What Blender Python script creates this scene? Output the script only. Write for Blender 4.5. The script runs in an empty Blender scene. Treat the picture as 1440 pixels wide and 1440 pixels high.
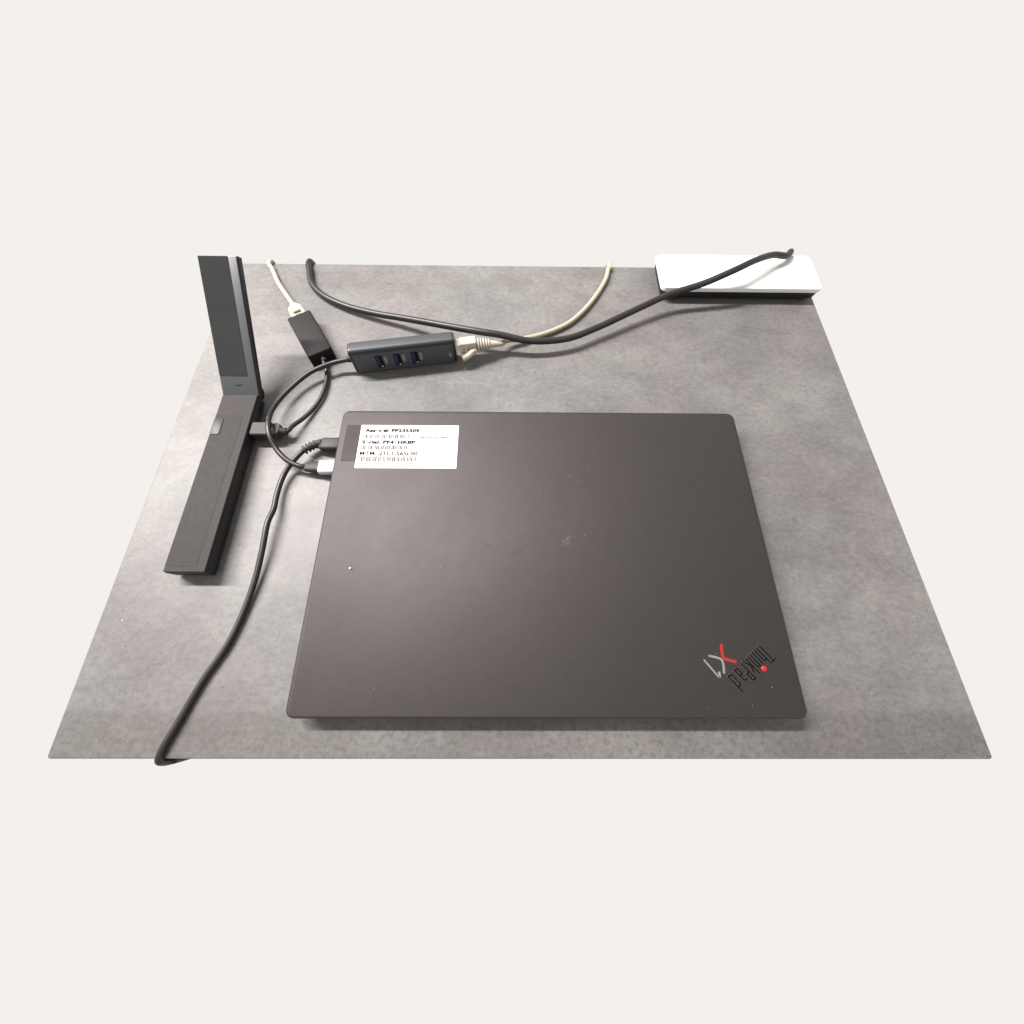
import bpy, bmesh, math, random
from mathutils import Vector, Matrix, Euler
random.seed(7)
S = bpy.context.scene
COL = S.collection

# ------------------------------------------------------------------ camera
CAM = Vector((-0.02411145, -0.09106684, 0.28894214))
ROT = Euler((math.radians(22.71060), math.radians(-0.52364), math.radians(0.09733)), 'XYZ')
cd = bpy.data.cameras.new('camera'); cam = bpy.data.objects.new('camera', cd); COL.objects.link(cam)
cam.location = CAM; cam.rotation_euler = ROT
cd.sensor_fit = 'HORIZONTAL'; cd.sensor_width = 36.0
cd.lens = 36.0 * 572.5176 / 1440.0
cd.clip_start = 0.01; cd.clip_end = 50
S.camera = cam

# ------------------------------------------------------------------ light
S.view_settings.view_transform = 'Standard'; S.view_settings.look = 'None'
S.view_settings.exposure = 0.0; S.view_settings.gamma = 1.0
w = bpy.data.worlds.new('World'); S.world = w; w.use_nodes = True
bg = w.node_tree.nodes['Background']
bg.inputs[0].default_value = (0.905, 0.871, 0.839, 1); bg.inputs[1].default_value = 1.0

def area(name, loc, target, sx, sy, power, col):
    l = bpy.data.lights.new(name, 'AREA'); l.shape = 'RECTANGLE'; l.size = sx; l.size_y = sy
    l.energy = power; l.color = col
    o = bpy.data.objects.new(name, l); COL.objects.link(o); o.location = loc
    o.rotation_euler = (Vector(target) - Vector(loc)).to_track_quat('-Z', 'Y').to_euler()
    return o
# one long ceiling tube running along the room, up to the left and behind the desk
lt = area('ceiling_tube', (-1.55, 0.86, 1.9), (-1.55, 0.86, 0), 2.1, 0.12, 300, (1.0, 0.945, 0.93))

S.cycles.use_denoising = True
S.cycles.max_bounces = 8

# ------------------------------------------------------------------ helpers
RM = ROT.to_matrix()
def at(px, py, z=0.0):
    """point of the desk-parallel plane at height z that the photograph shows at (px, py)"""
    d = RM @ Vector(((px - 720) / 572.5176, -(py - 720) / 572.5176, -1))
    return CAM + d * ((z - CAM.z) / d.z)

def link(name, me, mats, parent=None, smooth=True, loc=None):
    o = bpy.data.objects.new(name, me); COL.objects.link(o)
    for m in (mats if isinstance(mats, (list, tuple)) else [mats]): me.materials.append(m)
    if smooth:
        for p in me.polygons: p.use_smooth = True
        try: me.set_sharp_from_angle(angle=math.radians(38))
        except Exception: pass
    if parent: o.parent = parent
    if loc is not None: o.location = loc
    return o
def bm_obj(name, bm, mats, parent=None, smooth=True):
    bmesh.ops.recalc_face_normals(bm, faces=bm.faces)
    me = bpy.data.meshes.new(name); bm.to_mesh(me); bm.free()
    return link(name, me, mats, parent, smooth)
def tag(o, label, cat, group=None, kind=None):
    if label: o['label'] = label
    if cat: o['category'] = cat
    if group: o['group'] = group
    if kind: o['kind'] = kind
    return o
def thing(name, loc, label, cat, rz=0.0, group=None):
    o = bpy.data.objects.new(name, None); COL.objects.link(o); o.empty_display_size = 0.02
    o.location = loc; o.rotation_euler = (0, 0, rz)
    return tag(o, label, cat, group)

def rr_loop(x0, x1, y0, y1, r, n=5):
    r = max(min(r, (x1 - x0) / 2 - 1e-5, (y1 - y0) / 2 - 1e-5), 1e-5)
    pts = []
    for cx, cy, a0 in ((x1 - r, y1 - r, 0), (x0 + r, y1 - r, 90), (x0 + r, y0 + r, 180), (x1 - r, y0 + r, 270)):
        for k in range(n + 1):
            a = math.radians(a0 + 90 * k / n)
            pts.append((cx + r * math.cos(a), cy + r * math.sin(a)))
    return pts
def rr_solid(bm, x0, x1, y0, y1, r, prof, M=None, n=5):
    """rounded rectangle swept through rings (z, inset)"""
    rings = []
    for z, ins in prof:
        lp = rr_loop(x0 + ins, x1 - ins, y0 + ins, y1 - ins, max(r - ins, 0.0002), n)
        vs = []
        for p in lp:
            v = Vector((p[0], p[1], z))
            if M: v = M @ v
            vs.append(bm.verts.new(v))
        rings.append(vs)
    N = len(rings[0])
    for a, b in zip(rings[:-1], rings[1:]):
        for i in range(N):
            bm.faces.new((a[i], a[(i + 1) % N], b[(i + 1) % N], b[i]))
    bm.faces.new(list(reversed(rings[0]))); bm.faces.new(rings[-1])
def soft_prof(z0, z1, b):
    return [(z0, b), (z0 + b * .3, b * .3), (z0 + b, 0), (z1 - b, 0), (z1 - b * .6, b * .1), (z1 - b * .25, b * .35), (z1, b)]
def box(bm, x0, x1, y0, y1, z0, z1, b=0.0003, M=None):
    rr_solid(bm, x0, x1, y0, y1, b * 2, [(z0, b), (z0 + b, 0), (z1 - b, 0), (z1, b)], M, 2)

def spline(pts, n=10):
    P = [Vector(p) for p in pts]; out = []
    P = [P[0] * 2 - P[1]] + P + [P[-1] * 2 - P[-2]]
    for i in range(1, len(P) - 2):
        p0, p1, p2, p3 = P[i - 1:i + 3]
        # centripetal Catmull-Rom
        t0 = 0.0; t1 = t0 + max((p1 - p0).length, 1e-6) ** .5; t2 = t1 + max((p2 - p1).length, 1e-6) ** .5; t3 = t2 + max((p3 - p2).length, 1e-6) ** .5
        for k in range(n):
            t = t1 + (t2 - t1) * k / n
            a1 = p0 * ((t1 - t) / (t1 - t0)) + p1 * ((t - t0) / (t1 - t0))
            a2 = p1 * ((t2 - t) / (t2 - t1)) + p2 * ((t - t1) / (t2 - t1))
            a3 = p2 * ((t3 - t) / (t3 - t2)) + p3 * ((t - t2) / (t3 - t2))
            b1 = a1 * ((t2 - t) / (t2 - t0)) + a2 * ((t - t0) / (t2 - t0))
            b2 = a2 * ((t3 - t) / (t3 - t1)) + a3 * ((t - t1) / (t3 - t1))
            out.append(b1 * ((t2 - t) / (t2 - t1)) + b2 * ((t - t1) / (t2 - t1)))
    out.append(P[-2]); return out
def tube(bm, path, r, seg=14, sx=1.0):
    """round (or flattened) tube along a list of points; r a number or one per point"""
    path = [Vector(p) for p in path]
    R = r if isinstance(r, (list, tuple)) else [r] * len(path)
    rings = []; up = Vector((0, 0, 1))
    for i, p in enumerate(path):
        t = (path[min(i + 1, len(path) - 1)] - path[max(i - 1, 0)]).normalized()
        s = t.cross(up)
        if s.length < 1e-4: s = Vector((1, 0, 0))
        s.normalize(); u = s.cross(t)
        rings.append([bm.verts.new(p + (s * math.cos(a) * sx + u * math.sin(a)) * R[i])
                      for a in (2 * math.pi * k / seg for k in range(seg))])
    for a, b in zip(rings[:-1], rings[1:]):
        for i in range(seg): bm.faces.new((a[i], a[(i + 1) % seg], b[(i + 1) % seg], b[i]))
    bm.faces.new(list(reversed(rings[0]))); bm.faces.new(rings[-1])
def tube_obj(name, pts, r, m, parent=None, n=10, seg=14, sx=1.0):
    bm = bmesh.new(); tube(bm, spline(pts, n), r, seg, sx)
    return bm_obj(name, bm, m, parent)
def frame(origin, xdir, up=(0, 0, 1)):
    x = Vector(xdir).normalized(); z = Vector(up); y = z.cross(x).normalized(); z = x.cross(y)
    M = Matrix((x, y, z)).transposed().to_4x4(); M.translation = Vector(origin); return M

# ------------------------------------------------------------------ materials
class NT:
    def __init__(s, name):
        s.m = bpy.data.materials.new(name); s.m.use_nodes = True
        s.t = s.m.node_tree; s.b = s.t.nodes['Principled BSDF']
        s.co = s.n('ShaderNodeTexCoord').outputs['Object']
    def n(s, ty, **kw):
        nd = s.t.nodes.new(ty)
        for k, v in kw.items(): setattr(nd, k, v)
        return nd
    def put(s, sock, v):
        if hasattr(v, 'is_output') or isinstance(v, bpy.types.NodeSocket): s.t.links.new(v, sock)
        else: sock.default_value = v
    def math(s, op, a, b=0.0, c=None, clamp=False):
        nd = s.n('ShaderNodeMath', operation=op, use_clamp=clamp)
        s.put(nd.inputs[0], a); s.put(nd.inputs[1], b)
        if c is not None: s.put(nd.inputs[2], c)
        return nd.outputs[0]
    def noise(s, scale, detail=4, rough=.55, vec=None, stretch=None, dist=0.0, loc=(0, 0, 0)):
        v = vec or s.co
        if stretch or loc != (0, 0, 0):
            mp = s.n('ShaderNodeMapping'); s.put(mp.inputs[0], v)
            mp.inputs['Scale'].default_value = stretch or (1, 1, 1); mp.inputs['Location'].default_value = loc; v = mp.outputs[0]
        nd = s.n('ShaderNodeTexNoise'); s.put(nd.inputs['Vector'], v)
        nd.inputs['Scale'].default_value = scale; nd.inputs['Detail'].default_value = detail
        nd.inputs['Roughness'].default_value = rough; nd.inputs['Distortion'].default_value = dist
        return nd.outputs['Fac']
    def rng(s, v, a, b, c=0.0, d=1.0):
        nd = s.n('ShaderNodeMapRange', interpolation_type='SMOOTHSTEP'); s.put(nd.inputs[0], v)
        for i, x in enumerate((a, b, c, d)): s.put(nd.inputs[1 + i], x)
        return nd.outputs[0]
    def mix(s, f, a, b, blend='MIX'):
        nd = s.n('ShaderNodeMix', data_type='RGBA', blend_type=blend); s.put(nd.inputs[0], f)
        for sock, v in ((nd.inputs[6], a), (nd.inputs[7], b)):
            s.put(sock, (*v, 1) if isinstance(v, tuple) and len(v) == 3 else v)
        return nd.outputs[2]
    def ellipse(s, cx, cy, ang, rx, ry, soft=.6):
        mp = s.n('ShaderNodeMapping', vector_type='TEXTURE'); s.put(mp.inputs[0], s.co)
        mp.inputs['Location'].default_value = (cx, cy, 0); mp.inputs['Rotation'].default_value = (0, 0, ang)
        mp.inputs['Scale'].default_value = (rx, ry, 1000)
        ln = s.n('ShaderNodeVectorMath', operation='LENGTH'); s.put(ln.inputs[0], mp.outputs[0])
        return s.rng(ln.outputs['Value'], 1.0, 1.0 - soft, 0.0, 1.0)
    def spots(s, scale, cut, seed=0.0, soft=.3):
        mp = s.n('ShaderNodeMapping'); s.put(mp.inputs[0], s.co); mp.inputs['Location'].default_value = (seed, seed * .7, seed * .3)
        v = s.n('ShaderNodeTexVoronoi'); s.put(v.inputs['Vector'], mp.outputs[0]); v.inputs['Scale'].default_value = scale
        # only some cells carry a spot, sizes vary
        sep = s.n('ShaderNodeSeparateColor'); s.put(sep.inputs[0], v.outputs['Color'])
        size = s.math('MULTIPLY', s.rng(sep.outputs[0], 1 - cut, 1.0), .33)
        return s.math('LESS_THAN', v.outputs['Distance'], size)
    def bump(s, h, strength, dist):
        nd = s.n('ShaderNodeBump'); nd.inputs['Strength'].default_value = strength; nd.inputs['Distance'].default_value = dist
        s.put(nd.inputs['Height'], h); s.put(s.b.inputs['Normal'], nd.outputs[0])
    def set(s, **kw):
        names = dict(col='Base Color', rough='Roughness', metal='Metallic', spec='Specular IOR Level', ior='IOR', coat='Coat Weight',
                     coatr='Coat Roughness', trans='Transmission Weight', emit='Emission Strength', emitc='Emission Color', sheen='Sheen Weight', sheenr='Sheen Roughness')
        for k, v in kw.items():
            if isinstance(v, tuple) and len(v) == 3: v = (*v, 1)
            s.put(s.b.inputs[names[k]], v)
        return s

def simple(name, col, rough=.5, spec=.5, metal=0.0, grain=300, amt=.12, bump=.0, **kw):
    t = NT(name); f = t.noise(grain, 3)
    lo = tuple(c * (1 - amt) for c in col); hi = tuple(min(1, c * (1 + amt)) for c in col)
    t.set(col=t.mix(f, lo, hi), rough=t.math('ADD', t.math('MULTIPLY', t.noise(grain * .3, 3), .12), rough - .06), spec=spec, metal=metal, **kw)
    if bump: t.bump(t.noise(grain * 4, 2), bump, .0002)
    return t.m

# desk laminate with a cast concrete look
t = NT('concrete_laminate')
big = t.noise(5.0, 5, .55, dist=.6)
mid = t.noise(26.0, 9, .74, stretch=(.8, 1.25, 1), dist=.35, loc=(.3, .1, 0))
fine = t.noise(240.0, 5, .72, stretch=(.85, 1.15, 1))
grit = t.noise(700.0, 2, .6)
hue = t.rng(t.noise(11.0, 4, .55, loc=(4, 2, 1)), .38, .62)
base = t.mix(hue, (.132, .123, .119), (.125, .124, .118))
v1 = t.math('ADD', t.math('MULTIPLY', t.rng(big, .3, .7), .32), .73)
v2 = t.math('ADD', t.math('MULTIPLY', t.rng(mid, .30, .70), .30), .82)
v3 = t.math('ADD', t.math('MULTIPLY', t.rng(fine, .28, .72), .30), .85)
v4 = t.math('ADD', t.math('MULTIPLY', grit, .22), .89)
v = t.math('MULTIPLY', t.math('MULTIPLY', v1, v2), t.math('MULTIPLY', v3, v4))
vc = t.n('ShaderNodeCombineColor')
for i in range(3): t.put(vc.inputs[i], v)
c = t.mix(1.0, base, vc.outputs[0], 'MULTIPLY')
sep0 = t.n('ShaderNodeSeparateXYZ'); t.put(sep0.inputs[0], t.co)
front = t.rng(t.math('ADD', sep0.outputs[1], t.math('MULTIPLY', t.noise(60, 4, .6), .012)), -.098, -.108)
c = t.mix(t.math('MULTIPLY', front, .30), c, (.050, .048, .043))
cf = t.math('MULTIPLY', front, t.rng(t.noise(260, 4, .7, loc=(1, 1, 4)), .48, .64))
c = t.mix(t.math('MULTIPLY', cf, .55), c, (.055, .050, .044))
patch = t.math('MULTIPLY', t.rng(t.noise(70.0, 6, .78, loc=(1.3, .4, 0)), .52, .66), t.rng(t.noise(8, 3, .55, loc=(2, 7, 0)), .47, .62))
c = t.mix(t.math('MULTIPLY', patch, .5), c, (.062, .058, .052))
cl = t.math('MULTIPLY', t.rng(t.noise(330, 3, .6), .54, .68), t.rng(t.noise(28, 4, .65, loc=(.2, 3, 0)), .46, .66))
c = t.mix(t.math('MULTIPLY', cl, .5), c, (.052, .048, .043))
c = t.mix(t.math('MULTIPLY', t.spots(520, .07, 1.0), .6), c, (.05, .046, .042))
c = t.mix(t.math('MULTIPLY', t.spots(560, .0012, 5.0), .7), c, (.42, .41, .38))
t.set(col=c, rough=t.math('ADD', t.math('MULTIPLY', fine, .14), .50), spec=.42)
t.bump(t.math('ADD', t.math('MULTIPLY', fine, .6), t.math('MULTIPLY', grit, .3)), .12, .0006)
M_DESK = t.m

# soft-touch woven lid
t = NT('woven_lid')
sx = t.n('ShaderNodeSeparateXYZ'); t.put(sx.inputs[0], t.co)
X, Y = sx.outputs[0], sx.outputs[1]
k = 2 * math.pi / .0024
d1 = t.math('SINE', t.math('MULTIPLY', t.math('ADD', X, Y), k))
d2 = t.math('SINE', t.math('MULTIPLY', X, 2 * math.pi / .0006))
tw = t.math('ADD', t.math('MULTIPLY', d1, .5), .5)
wv = t.math('ADD', t.math('MULTIPLY', tw, .8), t.math('MULTIPLY', t.math('ADD', t.math('MULTIPLY', d2, .5), .5), .2))
mott = t.noise(14, 4, .6); mott2 = t.noise(160, 4, .6)
smu = t.math('MULTIPLY', t.ellipse(.0168, .0009, .9, .0075, .0045, .9), t.rng(t.noise(420, 3, .6), .35, .75))
cr1 = t.ellipse(-.0406, -.0014, -.60, .015, .0011, .9)
cr2 = t.ellipse(-.0190, -.0075, .53, .021, .0011, .9)
cr3 = t.ellipse(.075, .020, -.9, .022, .0008, .9)
cr = t.math('MULTIPLY', t.math('MAXIMUM', t.math('MAXIMUM', cr1, cr2), t.math('MULTIPLY', cr3, .3)), .16)
dust = t.spots(1100, .0007, 3.0)
c = t.mix(wv, (.0020, .0017, .0017), (.0085, .0072, .0070))
c = t.mix(t.math('MULTIPLY', mott2, .25), c, (.012, .0105, .010))
c = t.mix(t.math('MULTIPLY', smu, .32), c, (.12, .11, .105))
c = t.mix(t.math('MULTIPLY', dust, .5), c, (.30, .29, .28))
rg = t.math('ADD', t.math('MULTIPLY', mott, .12), .54)
rg = t.math('ADD', rg, t.math('MULTIPLY', t.math('SUBTRACT', .5, wv), .03))
t.set(col=c, rough=rg, spec=t.math('MULTIPLY', t.math('SUBTRACT', 1.0, cr), t.math('ADD', t.math('MULTIPLY', mott2, .06), t.math('ADD', .48, t.math('MULTIPLY', wv, .06)))))
t.bump(t.math('ADD', wv, t.math('MULTIPLY', mott2, 1.0)), .10, .00006)
t.b.inputs['Specular Tint'].default_value = (1, .92, .91, 1)
M_LID = t.m

M_BASE = simple('black_case', (.010, .0095, .0095), .5, .35)
M_RUB = simple('black_rubber', (.012, .011, .011), .6, .3)
M_LOGO = simple('gloss_black_lettering', (.003, .003, .003), .3, .12)
M_EDGE = simple('letter_glint_rim', (.085, .082, .082), .4, .5, metal=.3)  # pale tone stands for the glint along the letter edges
M_RED = simple('red_enamel', (.20, .012, .010), .5, .25)
M_REDDOT = simple('red_indicator_lens', (.30, .003, .004), .25, .5, emitc=(1, .02, .02), emit=.12)
M_SILV = simple('brushed_silver_inlay', (.16, .15, .15), .5, .4, metal=.3)
M_PAPER = simple('white_label_paper', (.50, .492, .485), .8, .03, amt=.02)
M_INK = simple('label_ink', (.008, .007, .007), .8, .05)
M_INK2 = simple('faded_label_ink', (.05, .035, .03), .8, .05)
M_BROWN = simple('brown_glossy_sticker', (.012, .005, .004), .62, .30, grain=120, amt=.35)
M_CABLE = simple('black_cable_sheath', (.012, .011, .0106), .42, .36, grain=900, bump=.05)
M_PLUG = simple('dark_grey_plug_plastic', (.022, .020, .0195), .55, .28)
M_ADPT = simple('charcoal_adapter_plastic', (.010, .0092, .0094), .62, .16, grain=1500, amt=.2, bump=.2)
M_ALU = simple('slate_anodised_aluminium', (.040, .044, .047), .46, .22, metal=.25, grain=1500, amt=.1, bump=.06)
M_HUBF = simple('hub_front_plastic', (.052, .057, .063), .42, .5)
M_CAP = simple('black_end_cap', (.014, .014, .015), .4, .5)
M_HOLE = simple('port_recess', (.003, .003, .004), .6, .2)
M_BLUE = simple('blue_port_tongue', (.008, .013, .07), .35, .5)
M_STEEL = simple('bright_steel', (.62, .62, .64), .22, .5, metal=1.0)
M_MARK = simple('grey_port_mark', (.20, .20, .20), .5, .4)
M_SILVER = simple('silver_plug_shell', (.42, .445, .49), .5, .3, metal=.1, amt=.04)
M_BEIGE = simple('beige_cable_sheath', (.29, .262, .20), .55, .3, amt=.05)
M_BOOT = simple('cream_plug_boot', (.36, .33, .27), .55, .25, amt=.05)
t = NT('clear_plug_plastic'); t.set(col=(.85, .74, .68), rough=.12, spec=.6, trans=.55); M_CLEAR = t.m
M_GOLD = simple('plug_contacts', (.55, .30, .16), .3, .5, metal=.7)
M_DECK = simple('grey_palm_rest', (.021, .018, .0176), .62, .16, grain=1800, amt=.12)
M_SIDE = simple('dark_laptop_side', (.010, .010, .011), .45, .4)
M_BEZ = simple('screen_bezel', (.050, .052, .054), .38, .5, grain=900)
M_KEY = simple('black_key', (.008, .008, .009), .5, .4)
M_WHITE = simple('white_gloss_shell', (.60, .60, .59), .35, .4, amt=.02)
t = NT('screen_glass'); g = t.noise(18, 3, .5)
t.set(col=t.mix(g, (.008, .009, .009), (.013, .015, .014)), rough=.12, spec=.7); M_SCREEN = t.m

# ------------------------------------------------------------------ desk
DX0, DX1, DY0, DY1 = -.305, .277, -.1345, .3050
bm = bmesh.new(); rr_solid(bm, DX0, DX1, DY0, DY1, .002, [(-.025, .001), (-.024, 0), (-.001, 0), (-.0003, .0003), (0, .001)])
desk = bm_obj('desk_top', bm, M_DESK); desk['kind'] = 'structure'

# ------------------------------------------------------------------ closed laptop
W, D = .3156, .2225
lap = thing('closed_laptop', (0, 0, 0), 'closed black laptop with woven lid and white asset label at the desk centre', 'laptop')
bm = bmesh.new()
rr_solid(bm, -W/2, W/2, -D/2, D/2, .0055, [(.0108, .0012), (.0112, .0004), (.0120, 0), (.0150, 0), (.0158, .0002), (.0163, .0007), (.0165, .0015)], n=8)
bm_obj('lid', bm, M_LID, lap)
bm = bmesh.new()
rr_solid(bm, -W/2 + .0006, W/2 - .0006, -D/2 + .0010, D/2 - .0006, .006, [(.0022, .010), (.0030, .007), (.0075, .0012), (.0090, .0003), (.0105, .0003)], n=8)
bm_obj('base_case', bm, M_BASE, lap)
bm = bmesh.new(); box(bm, -.12, .12, -.094, -.084, 0, .0025, .0005); bm_obj('rubber_foot', bm, M_RUB, lap)
bm = bmesh.new(); box(bm, -.13, .13, .080, .090, 0, .0025, .0005); bm_obj('rubber_foot', bm, M_RUB, lap)
# ports on the left side, where the plugs go in
for (y, wd) in ((.0850, .0095), (.0642, .0095)):
    bm = bmesh.new(); box(bm, -W/2 - .0003, -W/2 + .004, y - wd/2, y + wd/2, .0048, .0082, .0002)
    bm_obj('port', bm, M_HOLE, lap)

Z = .0165
# white asset label
lx0, lx1, ly0, ly1 = -.1412, -.0641, .0583, .0971
bm = bmesh.new(); rr_solid(bm, lx0, lx1, ly0, ly1, .0004, [(Z - .00005, 0), (Z + .00018, 0)])
lab = bm_obj('asset_label', bm, M_PAPER, lap, smooth=False)
def text(name, body, x0, x1, yc, cap, z, m, parent, bold=.055, rot=0.0):
    cu = bpy.data.curves.new(name, 'FONT'); cu.body = body; cu.size = 1.0; cu.offset = bold; cu.extrude = 0.0
    cu.space_character = 1.08
    tmp = bpy.data.objects.new('tmp', cu); COL.objects.link(tmp)
    bpy.context.view_layer.update()
    me = bpy.data.meshes.new_from_object(tmp.evaluated_get(bpy.context.evaluated_depsgraph_get()))
    bpy.data.objects.remove(tmp)
    xs = [v.co.x for v in me.vertices]; a, b = min(xs), max(xs)
    sxx = (x1 - x0) / (b - a); syy = cap / .72
    for v in me.vertices:
        v.co = Vector((x0 + (v.co.x - a) * sxx, yc - cap / 2 + v.co.y * syy, z))
    me.name = name
    return link(name, me, m, parent, smooth=False)
LW, LH = lx1 - lx0, ly1 - ly0
def ly(f): return ly1 - f * LH
zt = Z + .00024
text('printed_text', 'Asset #: PP235309', lx0 + .046*LW, lx0 + .60*LW, ly(.130), .0028, zt, M_INK, lab)
text('printed_text', 'Serial: PF46HK8P', lx0 + .034*LW, lx0 + .57*LW, ly(.405), .0028, zt, M_INK, lab)
text('printed_text', 'MTM: 21CCS6SL00', lx0 + .030*LW, lx0 + .605*LW, ly(.665), .0031, zt, M_INK, lab, .03)
text('printed_text', 'smed margretsmo', lx0 + .62*LW, lx0 + .90*LW, ly(.285), .0014, zt, M_INK2, lab, .05)
def barcode(x0, x1, yc, h):
    bm = bmesh.new(); x = x0; groups = 0
    while x < x1:
        for _ in range(random.choice((2, 3, 3, 4))):
            wd = random.choice((.00055, .0007, .0009))
            if x + wd > x1: break
            vs = [bm.verts.new((a, b, zt)) for a, b in ((x, yc - h/2), (x + wd, yc - h/2), (x + wd, yc + h/2), (x, yc + h/2))]
            bm.faces.new(vs); x += wd + random.choice((.00040, .00050))
        x += random.choice((.0008, .0011, .0016))
    o = bm_obj('barcode', bm, M_INK2, lab, smooth=False)
barcode(lx0 + .05*LW, lx0 + .50*LW, ly(.270), .0036)
barcode(lx0 + .048*LW, lx0 + .50*LW, ly(.533), .0038)
barcode(lx0 + .05*LW, lx0 + .60*LW, ly(.800), .0040)
# dark brown sticker left of it
bm = bmesh.new(); rr_solid(bm, -.1526, lx0 - .0002, .0644, .0970, .0008, [(Z - .00005, 0), (Z + .00015, 0), (Z + .0002, .0001)])
bm_obj('brown_sticker', bm, M_BROWN, lap, smooth=False)

# lettering near the front right corner: raised strokes, upside down to the viewer
B0 = Vector((.13644, -.06922)); BX = Vector((.11245, -.08772)) - B0; UY = Vector((.00713, -.00860))
ux = BX.normalized(); uy = UY.normalized()
def stroke(bm, a, b, wd, z0, z1, bev=.00012):
    a = Vector(a); b = Vector(b); d = (b - a).normalized(); n = Vector((-d.y, d.x))
    M = Matrix(((d.x, n.x, 0, a.x), (d.y, n.y, 0, a.y), (0, 0, 1, 0), (0, 0, 0, 1)))
    L = (b - a).length
    rr_solid(bm, -wd/2, L + wd/2, -wd/2, wd/2, wd * .45, [(z0, 0), (z1 - bev, 0), (z1, bev)], M, 3)
def P2(x, y): return B0 + BX * x + UY * y
XH = .72
letters = {
 'T': [((.0, 0), (.0, 1.0)), ((-.045, 1.0), (.045, 1.0))],
 'h': [((.085, 0), (.085, 1.0)), ((.085, XH), (.155, XH - .04)), ((.155, XH - .04), (.155, 0))],
 'i': [((.225, 0), (.225, .72))],
 'n': [((.295, 0), (.295, XH)), ((.295, XH), (.362, XH - .04)), ((.362, XH - .04), (.362, 0))],
 'k': [((.432, 0), (.432, 1.0)), ((.440, .36), (.505, .72)), ((.450, .42), (.512, 0))],
 'P': [((.575, 0), (.575, 1.0)), ((.575, 1.0), (.645, .96)), ((.645, .96), (.645, .55)), ((.645, .55), (.575, .5))],
 'a': [((.715, .70), (.785, .68)), ((.785, .68), (.785, 0)), ((.785, .40), (.715, .36)), ((.715, .36), (.715, .03)), ((.715, .03), (.785, 0))],
 'd': [((.985, 0), (.985, 1.0)), ((.985, .70), (.90, .68)), ((.90, .68), (.90, .03)), ((.90, .03), (.985, 0))],
}
for i, (ch, st) in enumerate(letters.items()):
    bm = bmesh.new()
    for j, (a, b) in enumerate(st):
        stroke(bm, P2(*a), P2(*b), .00102, Z + .0001, Z + .00050 + .00001 * j, .00010)
    o = bm_obj('raised_letter', bm, M_LOGO, lap, smooth=False)
    bm = bmesh.new()                       # wider pale rim under the black stroke, paints the glint along its edges
    for j, (a, b) in enumerate(st):
        stroke(bm, P2(*a), P2(*b), .00142, Z - .0002, Z + .00012 + .000006 * j, .00004)
    bm_obj('glint_rim', bm, M_EDGE, o, smooth=False); o['label'] = 'glossy black letter ' + ch + ' in the word ThinkPad'
# red dot of the i
c0 = Vector((.13673, -.08279)); bm = bmesh.new()
bmesh.ops.create_uvsphere(bm, u_segments=20, v_segments=10, radius=.0017)
for v in bm.verts: v.co = Vector((v.co.x + c0.x, v.co.y + c0.y, v.co.z * .35 + Z))
bm_obj('red_indicator_dot', bm, M_REDDOT, lap)
# emblem of two chevrons and a one
def zpx(x, y): p = at(960 + x / 8.47, 880 + y / 8.47, Z); return (p.x, p.y)
def curve2(name, pts, wd, m, label):
    P = spline([(*zpx(*q), Z + .00005) for q in pts], 6); bm = bmesh.new()
    vs = []
    for i, p in enumerate(P):
        d = (P[min(i + 1, len(P) - 1)] - P[max(i - 1, 0)]).normalized(); n = Vector((-d.y, d.x, 0)) * wd / 2
        vs.append([bm.verts.new(p + n - Vector((0, 0, .0002))), bm.verts.new(p + n + Vector((0, 0, .0002))), bm.verts.new(p - n + Vector((0, 0, .0002))), bm.verts.new(p - n - Vector((0, 0, .0002)))])
    for a, b in zip(vs[:-1], vs[1:]):
        for k in range(4): bm.faces.new((a[k], a[(k + 1) % 4], b[(k + 1) % 4], b[k]))
    bm.faces.new(vs[0]); bm.faces.new(vs[-1])
    o = bm_obj(name, bm, m, lap, smooth=False); o['label'] = label
curve2('emblem_stroke', [(457, 218), (465, 310), (487, 385), (560, 412), (640, 430)], .0019, M_RED, 'red angled stroke of the X emblem')
curve2('emblem_stroke', [(308, 356), (400, 378), (455, 400), (480, 450), (492, 570)], .0014, M_SILV, 'silver angled stroke of the X emblem')
curve2('emblem_stroke', [(250, 405), (340, 508), (432, 615)], .0011, M_SILV, 'silver long stroke of the 1 beside the X')
curve2('emblem_stroke', [(440, 618), (437, 580), (432, 545)], .0015, M_SILV, 'short silver flag of the 1 beside the X')

# crumb on the lid
bm = bmesh.new(); bmesh.ops.create_icosphere(bm, subdivisions=2, radius=.0009)
p = at(492.5, 799, Z + .0006)
for v in bm.verts:
    v.co *= random.uniform(.7, 1.15); v.co.z = max(v.co.z, -.0006); v.co += p
tag(bm_obj('crumb', bm, M_PAPER), 'tiny white crumb on the left part of the black laptop lid', 'crumb')

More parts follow.
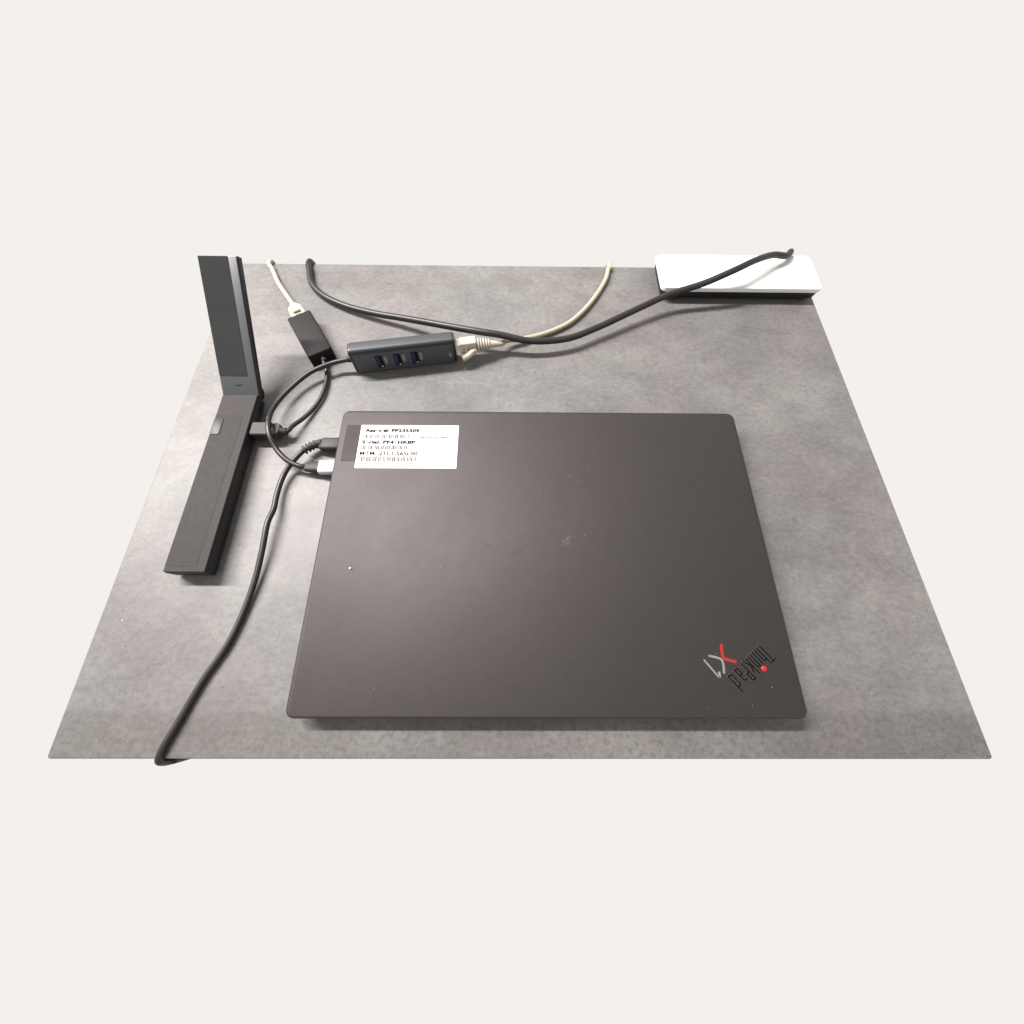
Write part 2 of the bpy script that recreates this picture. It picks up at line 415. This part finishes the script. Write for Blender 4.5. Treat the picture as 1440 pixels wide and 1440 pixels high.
# ------------------------------------------------------------------ second laptop, open, only the corner the photograph shows
ol = thing('open_laptop', (-.232, .129, 0), 'open laptop at the left edge, grey deck and dark glass screen folded far back', 'laptop')
ol_o = Vector((-.232, .129, 0))
def loc_bm(name, bm, m, parent, smooth=True, shift=ol_o):
    for v in bm.verts: v.co -= shift
    return bm_obj(name, bm, m, parent, smooth)
XC = -.2610         # only the right-hand strip, the part in view
def prism(bm, sec, x0, x1):
    a = [bm.verts.new((x0, y, z)) for y, z in sec]; b = [bm.verts.new((x1, y, z)) for y, z in sec]
    n = len(sec)
    for i in range(n): bm.faces.new((a[i], a[(i + 1) % n], b[(i + 1) % n], b[i]))
    bm.faces.new(a); bm.faces.new(list(reversed(b)))
XR = -.2318
FY = -.022         # where the modelled part of the deck stops
bm = bmesh.new(); rr_solid(bm, XC, XR, FY, .1290, .0012, [(.0010, .0022), (.0025, .0008), (.0118, .0), (.0126, .0004)])
loc_bm('base_side', bm, M_SIDE, ol)
bm = bmesh.new(); rr_solid(bm, XC + .0002, XR - .0004, FY + .0002, .1278, .0010, [(.0126, 0), (.0138, 0), (.0142, .0004)])
deck = loc_bm('deck', bm, M_DECK, ol)
bm = bmesh.new(); rr_solid(bm, XC + .0004, -.2385, FY + .004, .1075, .001, [(.01415, 0), (.01432, .00015)])
loc_bm('keyboard_surround', bm, simple('keyboard_surround_grey', (.018, .0155, .015), .6, .14, grain=1500), ol)
ry = .104
while ry > .100:
    x1 = -.2530
    while x1 > XC + .004:
        wd = min(.0158, x1 - XC - .0006)
        bm = bmesh.new(); rr_solid(bm, x1 - wd, x1, ry - .0155, ry, .0016, [(.0143, 0), (.0148, .0001), (.0149, .0003)], n=3)
        loc_bm('key', bm, M_KEY, ol); x1 -= .0185
    ry -= .0188
# side ports
for (x, y, z, wy, wz) in ((XR, .1190, .0072, .006, .0022), (XR, .0600, .0060, .0016, .0016), (XR, .0965, .0085, .014, .0052)):
    bm = bmesh.new(); box(bm, x - .003, x + .0003, y - wy/2, y + wy/2, z - wz/2, z + wz/2, .0002); loc_bm('side_port', bm, M_HOLE, ol)
# hinge
bm = bmesh.new(); tube(bm, [(XC, .1325, .0100), (XR - .0010, .1325, .0100)], .0052, 18); loc_bm('hinge', bm, M_SIDE, ol)
# lid: a slab hinged at y .131, z .013, folded back 39 degrees above the desk
TH = math.radians(39.0); LV = Vector((0, math.cos(TH), math.sin(TH))); LN = Vector((0, -math.sin(TH), math.cos(TH)))
LM = Matrix(((1, 0, 0, 0), (0, LV.y, LN.y, .1300), (0, LV.z, LN.z, .0150), (0, 0, 0, 1)))
LL = .099
bm = bmesh.new(); rr_solid(bm, XC, XR + .0012, -.004, LL, .0006, [(-.0052, .0006), (-.0046, 0), (-.0008, 0), (-.0004, .0004)], LM)
loc_bm('lid_shell', bm, M_SIDE, ol)
bm = bmesh.new(); rr_solid(bm, XC + .0003, XR + .0002, -.0032, LL - .0003, .0006, [(-.0004, 0), (.0004, 0), (.0006, .0003)], LM)
loc_bm('bezel', bm, M_BEZ, ol)
bm = bmesh.new(); rr_solid(bm, XC + .0005, XR - .0062, .0125, LL - .0004, .0003, [(.0006, 0), (.0009, 0), (.0010, .0001)], LM)
loc_bm('screen_glass', bm, M_SCREEN, ol)
bm = bmesh.new(); rr_solid(bm, -.2490, -.2440, .0045, .0058, .0003, [(.0006, 0), (.00075, 0)], LM)
loc_bm('bezel_mark', bm, M_SIDE, ol)

# ------------------------------------------------------------------ usb network adapter (black block)
def ends(px): return [at(x, y, z) for x, y, z in px]
a = Vector((-.1900, .1745, 0)); b = Vector((-.2180, .2200, 0))       # front and back ends of the body
ax = (b - a).normalized(); ad = thing('network_adapter', a, 'small charcoal adapter block with thin cable, lying left of the slate hub', 'adapter')
M = frame(a - a, ax)     # x runs to the back end
bm = bmesh.new(); rr_solid(bm, 0, (b - a).length, -.0108, .0108, .0016, soft_prof(.0, .0135, .0013), M)
bm_obj('body', bm, M_ADPT, ad)
cab = ends([(452.5, 505, .0065), (456, 512, .0060), (459, 521, .0040), (459, 536, .0030), (452.5, 556.4, .003), (439.3, 576, .003), (426, 588.5, .0045), (412, 598.5, .0070)]) + [Vector((-.2042, .0960, .0084)), Vector((-.2085, .0962, .0085))]
cab[0] = a + ax * .004 + Vector((0, 0, .0065))
tube_obj('cable', [p - a for p in cab], .0018, M_CABLE, ad)
bm = bmesh.new(); tube(bm, [a - ax * .004 + Vector((0, 0, .0065)) - a, Vector((0, 0, .0065)) + ax * .003], [.0024, .0029], 14)
bm_obj('strain_relief', bm, M_PLUG, ad)
up = Vector((-.2080, .0930, 0))
bm = bmesh.new(); box(bm, -.2316, -.2150, .0905, .1025, .0045, .0125, .0008, Matrix.Translation(-a))
rr_solid(bm, -.2150, -.2085, .0909, .1021, .0045, [(.0048, .0004), (.0060, 0), (.0110, 0), (.0122, .0004)], Matrix.Translation(-a))
bm_obj('usb_plug', bm, M_PLUG, ad)
bm = bmesh.new(); tube(bm, [Vector((-.2090, .0962, .0085)) - a, Vector((-.2062, .0960, .0084)) - a, Vector((-.2055, .0960, .0084)) - a, Vector((-.2042, .0960, .0083)) - a], [.0034, .0027, .0032, .0029], 14)
bm_obj('strain_relief', bm, M_PLUG, ad)

# ------------------------------------------------------------------ usb hub standing on its long edge
h0 = Vector((-.1600, .1625, 0)); h1 = Vector((-.0710, .1768, 0)); hx = (h1 - h0).normalized(); HL = (h1 - h0).length
hub = thing('usb_hub', h0, 'slate grey metal hub with three blue ports, standing behind the closed laptop', 'hub')
HM = frame((0, 0, 0), hx)           # x along the hub, y to the back, z up
HT, HH = .0115, .0262
def section(y0, y1, z0, z1, r, n=5):
    return rr_loop(y0, y1, z0, z1, r, n)
def extr(bm, secs):
    rings = [[bm.verts.new(HM @ Vector((x, y, z))) for y, z in s] for x, s in secs]
    N = len(rings[0])
    for A, B in zip(rings[:-1], rings[1:]):
        for i in range(N): bm.faces.new((A[i], A[(i + 1) % N], B[(i + 1) % N], B[i]))
    bm.faces.new(rings[0]); bm.faces.new(list(reversed(rings[-1])))
bm = bmesh.new(); extr(bm, [(.0024, section(0, HT, .0004, HH, .0026)), (HL - .0024, section(0, HT, .0004, HH, .0026))])
bm_obj('shell', bm, M_ALU, hub)
for (xa, xb) in ((.0, .0024), (HL, HL - .0024)):
    sg = 1 if xb > xa else -1
    bm = bmesh.new()
    extr(bm, [(xa, section(.0010, HT - .0010, .0016, HH - .0012, .0022)), (xa + sg * .0008, section(.0003, HT - .0003, .0006, HH - .0004, .0025)), (xb, section(.0002, HT - .0002, .0006, HH - .0003, .0026))])
    bm_obj('end_cap', bm, M_CAP, hub)
# front panel set into the lower part of the front face
bm = bmesh.new(); rr_solid(bm, .0026, HL - .0026, .0014, HH - .0045, .0008, [(-.0001, 0), (.0003, .0002)], HM @ Matrix(((1, 0, 0, 0), (0, 0, -1, 0), (0, 1, 0, 0), (0, 0, 0, 1))))
bm_obj('front_panel', bm, M_HUBF, hub, smooth=False)
FM = HM @ Matrix(((1, 0, 0, 0), (0, 0, -1, 0), (0, 1, 0, 0), (0, 0, 0, 1)))   # x along, y up, z out of the front
for s in (.0235, .0390, .0540):
    bm = bmesh.new(); rr_solid(bm, s - .0029, s + .0029, .0052, .0186, .0007, [(.0001, 0), (.00045, 0), (.00050, .0001)], FM, 3)
    prt = bm_obj('usb_port', bm, M_HOLE, hub, smooth=False)
    bm = bmesh.new(); rr_solid(bm, s - .0021, s + .0002, .0060, .0178, .0003, [(.0004, 0), (.00075, 0), (.00085, .0001)], FM, 3)
    bm_obj('tongue', bm, M_BLUE, prt, smooth=False)
    bm = bmesh.new(); rr_solid(bm, s + .0002, s + .0021, .0058, .0076, .0006, [(.0004, 0), (.0010, .0001), (.0013, .0005)], FM, 4)
    bm_obj('contact_spring', bm, M_STEEL, prt)
    bm = bmesh.new(); rr_solid(bm, s + .0042, s + .0064, .0088, .0170, .0008, [(.0002, 0), (.00036, 0)], FM, 3)
    bm_obj('port_mark', bm, M_MARK, hub, smooth=False)
bm = bmesh.new(); rr_solid(bm, HL - .0066, HL - .0046, .0080, .0128, .0004, [(.0002, 0), (.00036, 0)], FM, 3)
bm_obj('port_mark', bm, M_MARK, hub, smooth=False)
# hub cable to the silver plug
st = h0 + hx * .001 + Vector((0, .006, .0128))
cab = [st] + [Vector(p) for p in ends([(479, 507.5, .0115), (470, 509.6, .0105), (453, 515.5, .0105), (434, 525, .0095), (412, 542.5, .0085), (394.6, 560, .009), (383, 576, .011), (377.5, 593.3, .0165), (379, 611.8, .0160), (387.8, 630.3, .0125), (402.3, 646, .0105), (415.5, 653.4, .0092), (425, 656.3, .0082)])]
cab.append(Vector((-.1835, .0642, .0070)))
tube_obj('cable', [p - h0 for p in cab], .0020, M_CABLE, hub)
bm = bmesh.new(); tube(bm, [st - h0 + hx * .001, st - h0 - hx * .006], [.0036, .0028], 14); bm_obj('strain_relief', bm, M_PLUG, hub)
T = Matrix.Translation(-h0)
bm = bmesh.new()
for_tip = [(-.1850, .0022, .0020), (-.1835, .0034, .0024), (-.1725, .0047, .0031)]
rings = []
for x, ry_, rz_ in for_tip:
    rings.append([bm.verts.new(T @ Vector((x, .0642 + ry_ * math.copysign(abs(math.cos(a_)) ** .6, math.cos(a_)), .0066 + rz_ * math.copysign(abs(math.sin(a_)) ** .6, math.sin(a_))))) for a_ in (2 * math.pi * k / 20 for k in range(20))])
for A, B in zip(rings[:-1], rings[1:]):
    for i in range(20): bm.faces.new((A[i], A[(i + 1) % 20], B[(i + 1) % 20], B[i]))
bm.faces.new(rings[0]); bm.faces.new(rings[-1])
bm_obj('plug_sleeve', bm, M_PLUG, hub)
bm = bmesh.new()
TM = T @ frame((-.1725, .0642, .0066), (1, 0, 0)) @ Matrix(((0, 0, 1, 0), (1, 0, 0, 0), (0, 1, 0, 0), (0, 0, 0, 1)))
rr_solid(bm, -.0056, .0056, -.0033, .0033, .0024, soft_prof(0, .0125, .0003), TM)
bm_obj('silver_plug', bm, M_SILVER, hub)

# ------------------------------------------------------------------ charger cable
pc = Vector((-.1720, .0850, 0))
ch = thing('charger_cable', pc, 'black charger cable with ribbed plug running from the closed laptop towards the front left', 'cable')
T = Matrix.Translation(-pc)
TM = T @ frame((-.1735, .0850, .0066), (1, 0, 0)) @ Matrix(((0, 0, 1, 0), (1, 0, 0, 0), (0, 1, 0, 0), (0, 0, 0, 1)))
bm = bmesh.new(); rr_solid(bm, -.0054, .0054, -.0034, .0034, .0022, [(-.0042, .0028), (-.002, .0010), (0, .0003), (.0010, 0), (.0160, 0), (.0164, .0002)], TM)
bm_obj('plug', bm, M_PLUG, ch)
p1 = Vector(at(452, 622.5, .0068)); p2 = Vector(at(427, 633.5, .0080))
cabp = [Vector((-.1765, .0850, .0068)), p1, Vector(at(440, 626.5, .0075)), p2, *ends([(423.5, 636.5, .0082), (413, 647.4, .0076), (402.3, 662, .0060), (394.4, 679, .0052), (388.5, 699, .0055), (384.8, 716, .0062), (376.6, 734, .0075), (368.8, 773, .0062), (359.6, 812, .0042), (344, 856.7, .0028), (320.4, 906, .0024)])]
e = cabp[-1]; cabp += [Vector((e.x - .010, e.y - .022, .0022)), Vector((e.x - .0175, e.y - .044, .0022)), Vector((e.x - .0235, DY0 + .0045, .0023)), Vector((e.x - .0245, DY0 - .0006, .0010)), Vector((e.x - .0250, DY0 - .0023, -.004)), Vector((e.x - .0250, DY0 - .0023, -.024)), Vector((e.x - .0250, DY0 + .0010, -.060))]
tube_obj('cable', [p - pc for p in cabp], .00205, M_CABLE, ch)
cp = spline([p - pc for p in (Vector((-.1765, .0850, .0068)), p1, Vector(at(440, 626.5, .0075)), p2)], 8)
bm = bmesh.new(); tube(bm, cp[:20], [.0034 - .0008 * k / 20 for k in range(20)], 14); bm_obj('strain_relief', bm, M_PLUG, ch)
for k in (14, 17, 20, 23):
    k = min(k, len(cp) - 2); d = (cp[k + 1] - cp[k]).normalized(); c_ = cp[k]
    bm = bmesh.new(); tube(bm, [c_ - d * .0010, c_ - d * .0007, c_ + d * .0007, c_ + d * .0010], [.0022, .0036, .0036, .0022], 16)
    bm_obj('relief_ring', bm, M_PLUG, ch)

# ------------------------------------------------------------------ cream network cable into the hub
e0 = h1 + Vector((0, .0055, .0125)); ed = hx.copy()
nc = thing('network_cable', Vector((e0.x, e0.y, 0)), 'cream network cable with a ribbed boot, plugged into the right end of the hub', 'cable')
no = Vector((e0.x, e0.y, 0)); EM = frame(e0 - no, hx)
bm = bmesh.new(); box(bm, -.006, .0125, -.0038, .0042, -.0058, .0058, .0004, EM); bm_obj('clear_plug', bm, M_CLEAR, nc)
bm = bmesh.new(); box(bm, .0035, .0075, -.0030, .0034, -.0046, .0046, .0003, EM); bm_obj('wire_pack', bm, M_GOLD, nc)
bm = bmesh.new(); box(bm, .0030, .0175, -.0042, .0046, .0040, .0068, .0006, EM)
box(bm, .0095, .0178, -.0048, .0050, -.0064, .0060, .0012, EM); bm_obj('boot', bm, M_BOOT, nc)
bm = bmesh.new()
tube(bm, spline([EM @ Vector(q) for q in ((.0165, -.0045, -.0005), (.0135, -.0062, -.0008), (.0100, -.0085, -.0022), (.0060, -.0098, -.0034), (.0040, -.0098, -.0038))], 5), [.0026] * 20 + [.0022], 10, sx=1.0)
bm_obj('latch_guard', bm, M_BOOT, nc)
for k in range(5):
    x = .0192 + k * .0024; r = .0064 - k * .0005
    bm = bmesh.new(); tube(bm, [EM @ Vector((x - .0007, 0, -.0003)), EM @ Vector((x - .0004, 0, -.0003)), EM @ Vector((x + .0004, 0, -.0003)), EM @ Vector((x + .0007, 0, -.0003))], [r * .9, r, r, r * .9], 20)
    bm_obj('boot_ring', bm, M_BOOT, nc)
bm = bmesh.new(); tube(bm, [EM @ Vector((.0165, 0, -.0003)), EM @ Vector((.030, 0, -.0008)), EM @ Vector((.0365, .0005, -.0015))], [.0040, .0033, .0025], 16); bm_obj('boot_core', bm, M_BOOT, nc)
cabn = [no + EM @ Vector((.033, 0, -.001)), no + EM @ Vector((.040, .0005, -.0022)), *[Vector(p) for p in ends([(712, 479, .0075), (735.4, 476.5, .0048), (766.7, 469, .0030), (798, 455.4, .0028), (818.7, 438.7, .0028), (839.6, 413.7, .0026), (852.5, 391, .0026), (856.5, 376, .0026)])]]
cabn += [Vector((cabn[-1].x + .001, .2980, .0024)), Vector((cabn[-1].x + .0005, DY1 + .001, .0014)), Vector((cabn[-1].x, DY1 + .0040, -.006)), Vector((cabn[-1].x, DY1 + .0042, -.020))]
tube_obj('cable', [p - no for p in cabn], .00225, M_BEIGE, nc)

# ------------------------------------------------------------------ cream network cable into the adapter
f0 = b + Vector((0, 0, .0068))
fo = Vector((b.x, b.y, 0)); nc2 = thing('network_cable', fo, 'cream network cable plugged into the back of the charcoal adapter block, beside the open laptop', 'cable')
FMx = frame(Vector((0, 0, .0068)), ax)
bm = bmesh.new(); box(bm, -.005, .006, -.0058, .0058, -.0042, .0034, .0004, FMx); bm_obj('clear_plug', bm, M_CLEAR, nc2)
bm = bmesh.new()
secs = [(.0006, .0068, .0040), (.0060, .0070, .0044), (.0150, .0062, .0042), (.0185, .0036, .0032), (.0215, .0028, .0027)]
rings = [[bm.verts.new(FMx @ Vector((x, y, z))) for y, z in rr_loop(-wy, wy, -wz, wz, min(wy, wz) * .45, 4)] for x, wy, wz in secs]
for A, B in zip(rings[:-1], rings[1:]):
    for i in range(len(A)): bm.faces.new((A[i], A[(i + 1) % len(A)], B[(i + 1) % len(A)], B[i]))
bm.faces.new(rings[0]); bm.faces.new(rings[-1]); bm_obj('boot', bm, M_BOOT, nc2)
bm = bmesh.new(); box(bm, .0010, .0052, -.0024, .0024, .0041, .0047, .0002, FMx); bm_obj('latch_slot', bm, simple('olive_latch', (.20, .17, .09), .4, .4), nc2)  # olive latch on top of the cream boot
bm = bmesh.new(); box(bm, .0046, .0100, -.0034, .0034, .0040, .0066, .0006, FMx); bm_obj('latch_guard', bm, M_BOOT, nc2)
cabf = [fo + FMx @ Vector((.020, 0, -.0005)), fo + FMx @ Vector((.025, 0, -.0020)), *[Vector(p) for p in ends([(391.7, 398, .0032), (386, 385, .0026), (381.7, 376, .0026)])]]
cabf += [Vector((cabf[-1].x - .003, .2990, .0024)), Vector((cabf[-1].x - .0035, DY1 + .001, .0014)), Vector((cabf[-1].x - .004, DY1 + .0040, -.006)), Vector((cabf[-1].x - .004, DY1 + .0042, -.020))]
tube_obj('cable', [p - fo for p in cabf], .00225, M_BEIGE, nc2)

# ------------------------------------------------------------------ white device at the back right
wd_ = Vector((.186, .273, 0))
wt = thing('white_device', wd_, 'flat white slab with rounded corner and black underside, under the black cord', 'device')
T = Matrix.Translation(-wd_)
bm = bmesh.new(); rr_solid(bm, .1215, DX1 - .0005, .2568, DY1 - .0005, .0055, [(.0098, .0006), (.0104, 0), (.0128, 0), (.0140, .0004), (.0146, .0014)], T, 8)
bm_obj('top_shell', bm, M_WHITE, wt)
bm = bmesh.new(); rr_solid(bm, .1225, DX1 - .0010, .2578, DY1 - .001, .005, [(.0012, .0030), (.0030, .0010), (.0098, .0)], T, 8)
bm_obj('underside', bm, M_SIDE, wt)
for x in (.135, .262):
    bm = bmesh.new(); box(bm, x - .006, x + .006, .2620, .2680, 0, .0016, .0003, T); bm_obj('rubber_foot', bm, M_RUB, wt)

# ------------------------------------------------------------------ black cord sweeping across the back
pts = [(434.6, 376, .0034), (438.8, 399, .0034), (455.4, 415.8, .0040), (486.7, 430.4, .0050), (528, 441, .0070), (560, 446.3, .0095), (600, 453.3, .0130), (652, 462.7, .0170), (680, 467.3, .0175), (704, 471, .0165), (745.8, 479.4, .0130), (798, 476, .0110), (840, 460.6, .0110), (900.4, 432.5, .0130), (940.7, 414.3, .0160), (991, 398, .0220), (1037, 378, .0300)]
P = [Vector(p) for p in ends(pts)]
a0 = P[0]; pre = [Vector((a0.x - .002, DY1 + .0052, -.020)), Vector((a0.x - .002, DY1 + .0050, -.006)), Vector((a0.x - .002, DY1 + .001, .0015)), Vector((a0.x - .0015, .2985, .0030))]
en = P[-1]; post = [Vector((en.x + .020, en.y + .012, .0300)), Vector((en.x + .043, en.y + .026, .0255)), Vector((en.x + .060, DY1 - .010, .0205)), Vector((en.x + .068, DY1 - .001, .0182)), Vector((en.x + .072, DY1 + .0040, .0110)), Vector((en.x + .073, DY1 + .0045, -.004)), Vector((en.x + .073, DY1 + .0050, -.060))]
o = tube_obj('black_cord', pre + P + post, .0029, M_CABLE, None, n=12, seg=18)
tag(o, 'long thick black cord sweeping in a wide curve across the back of the desk', 'cord')

bpy.context.view_layer.update()
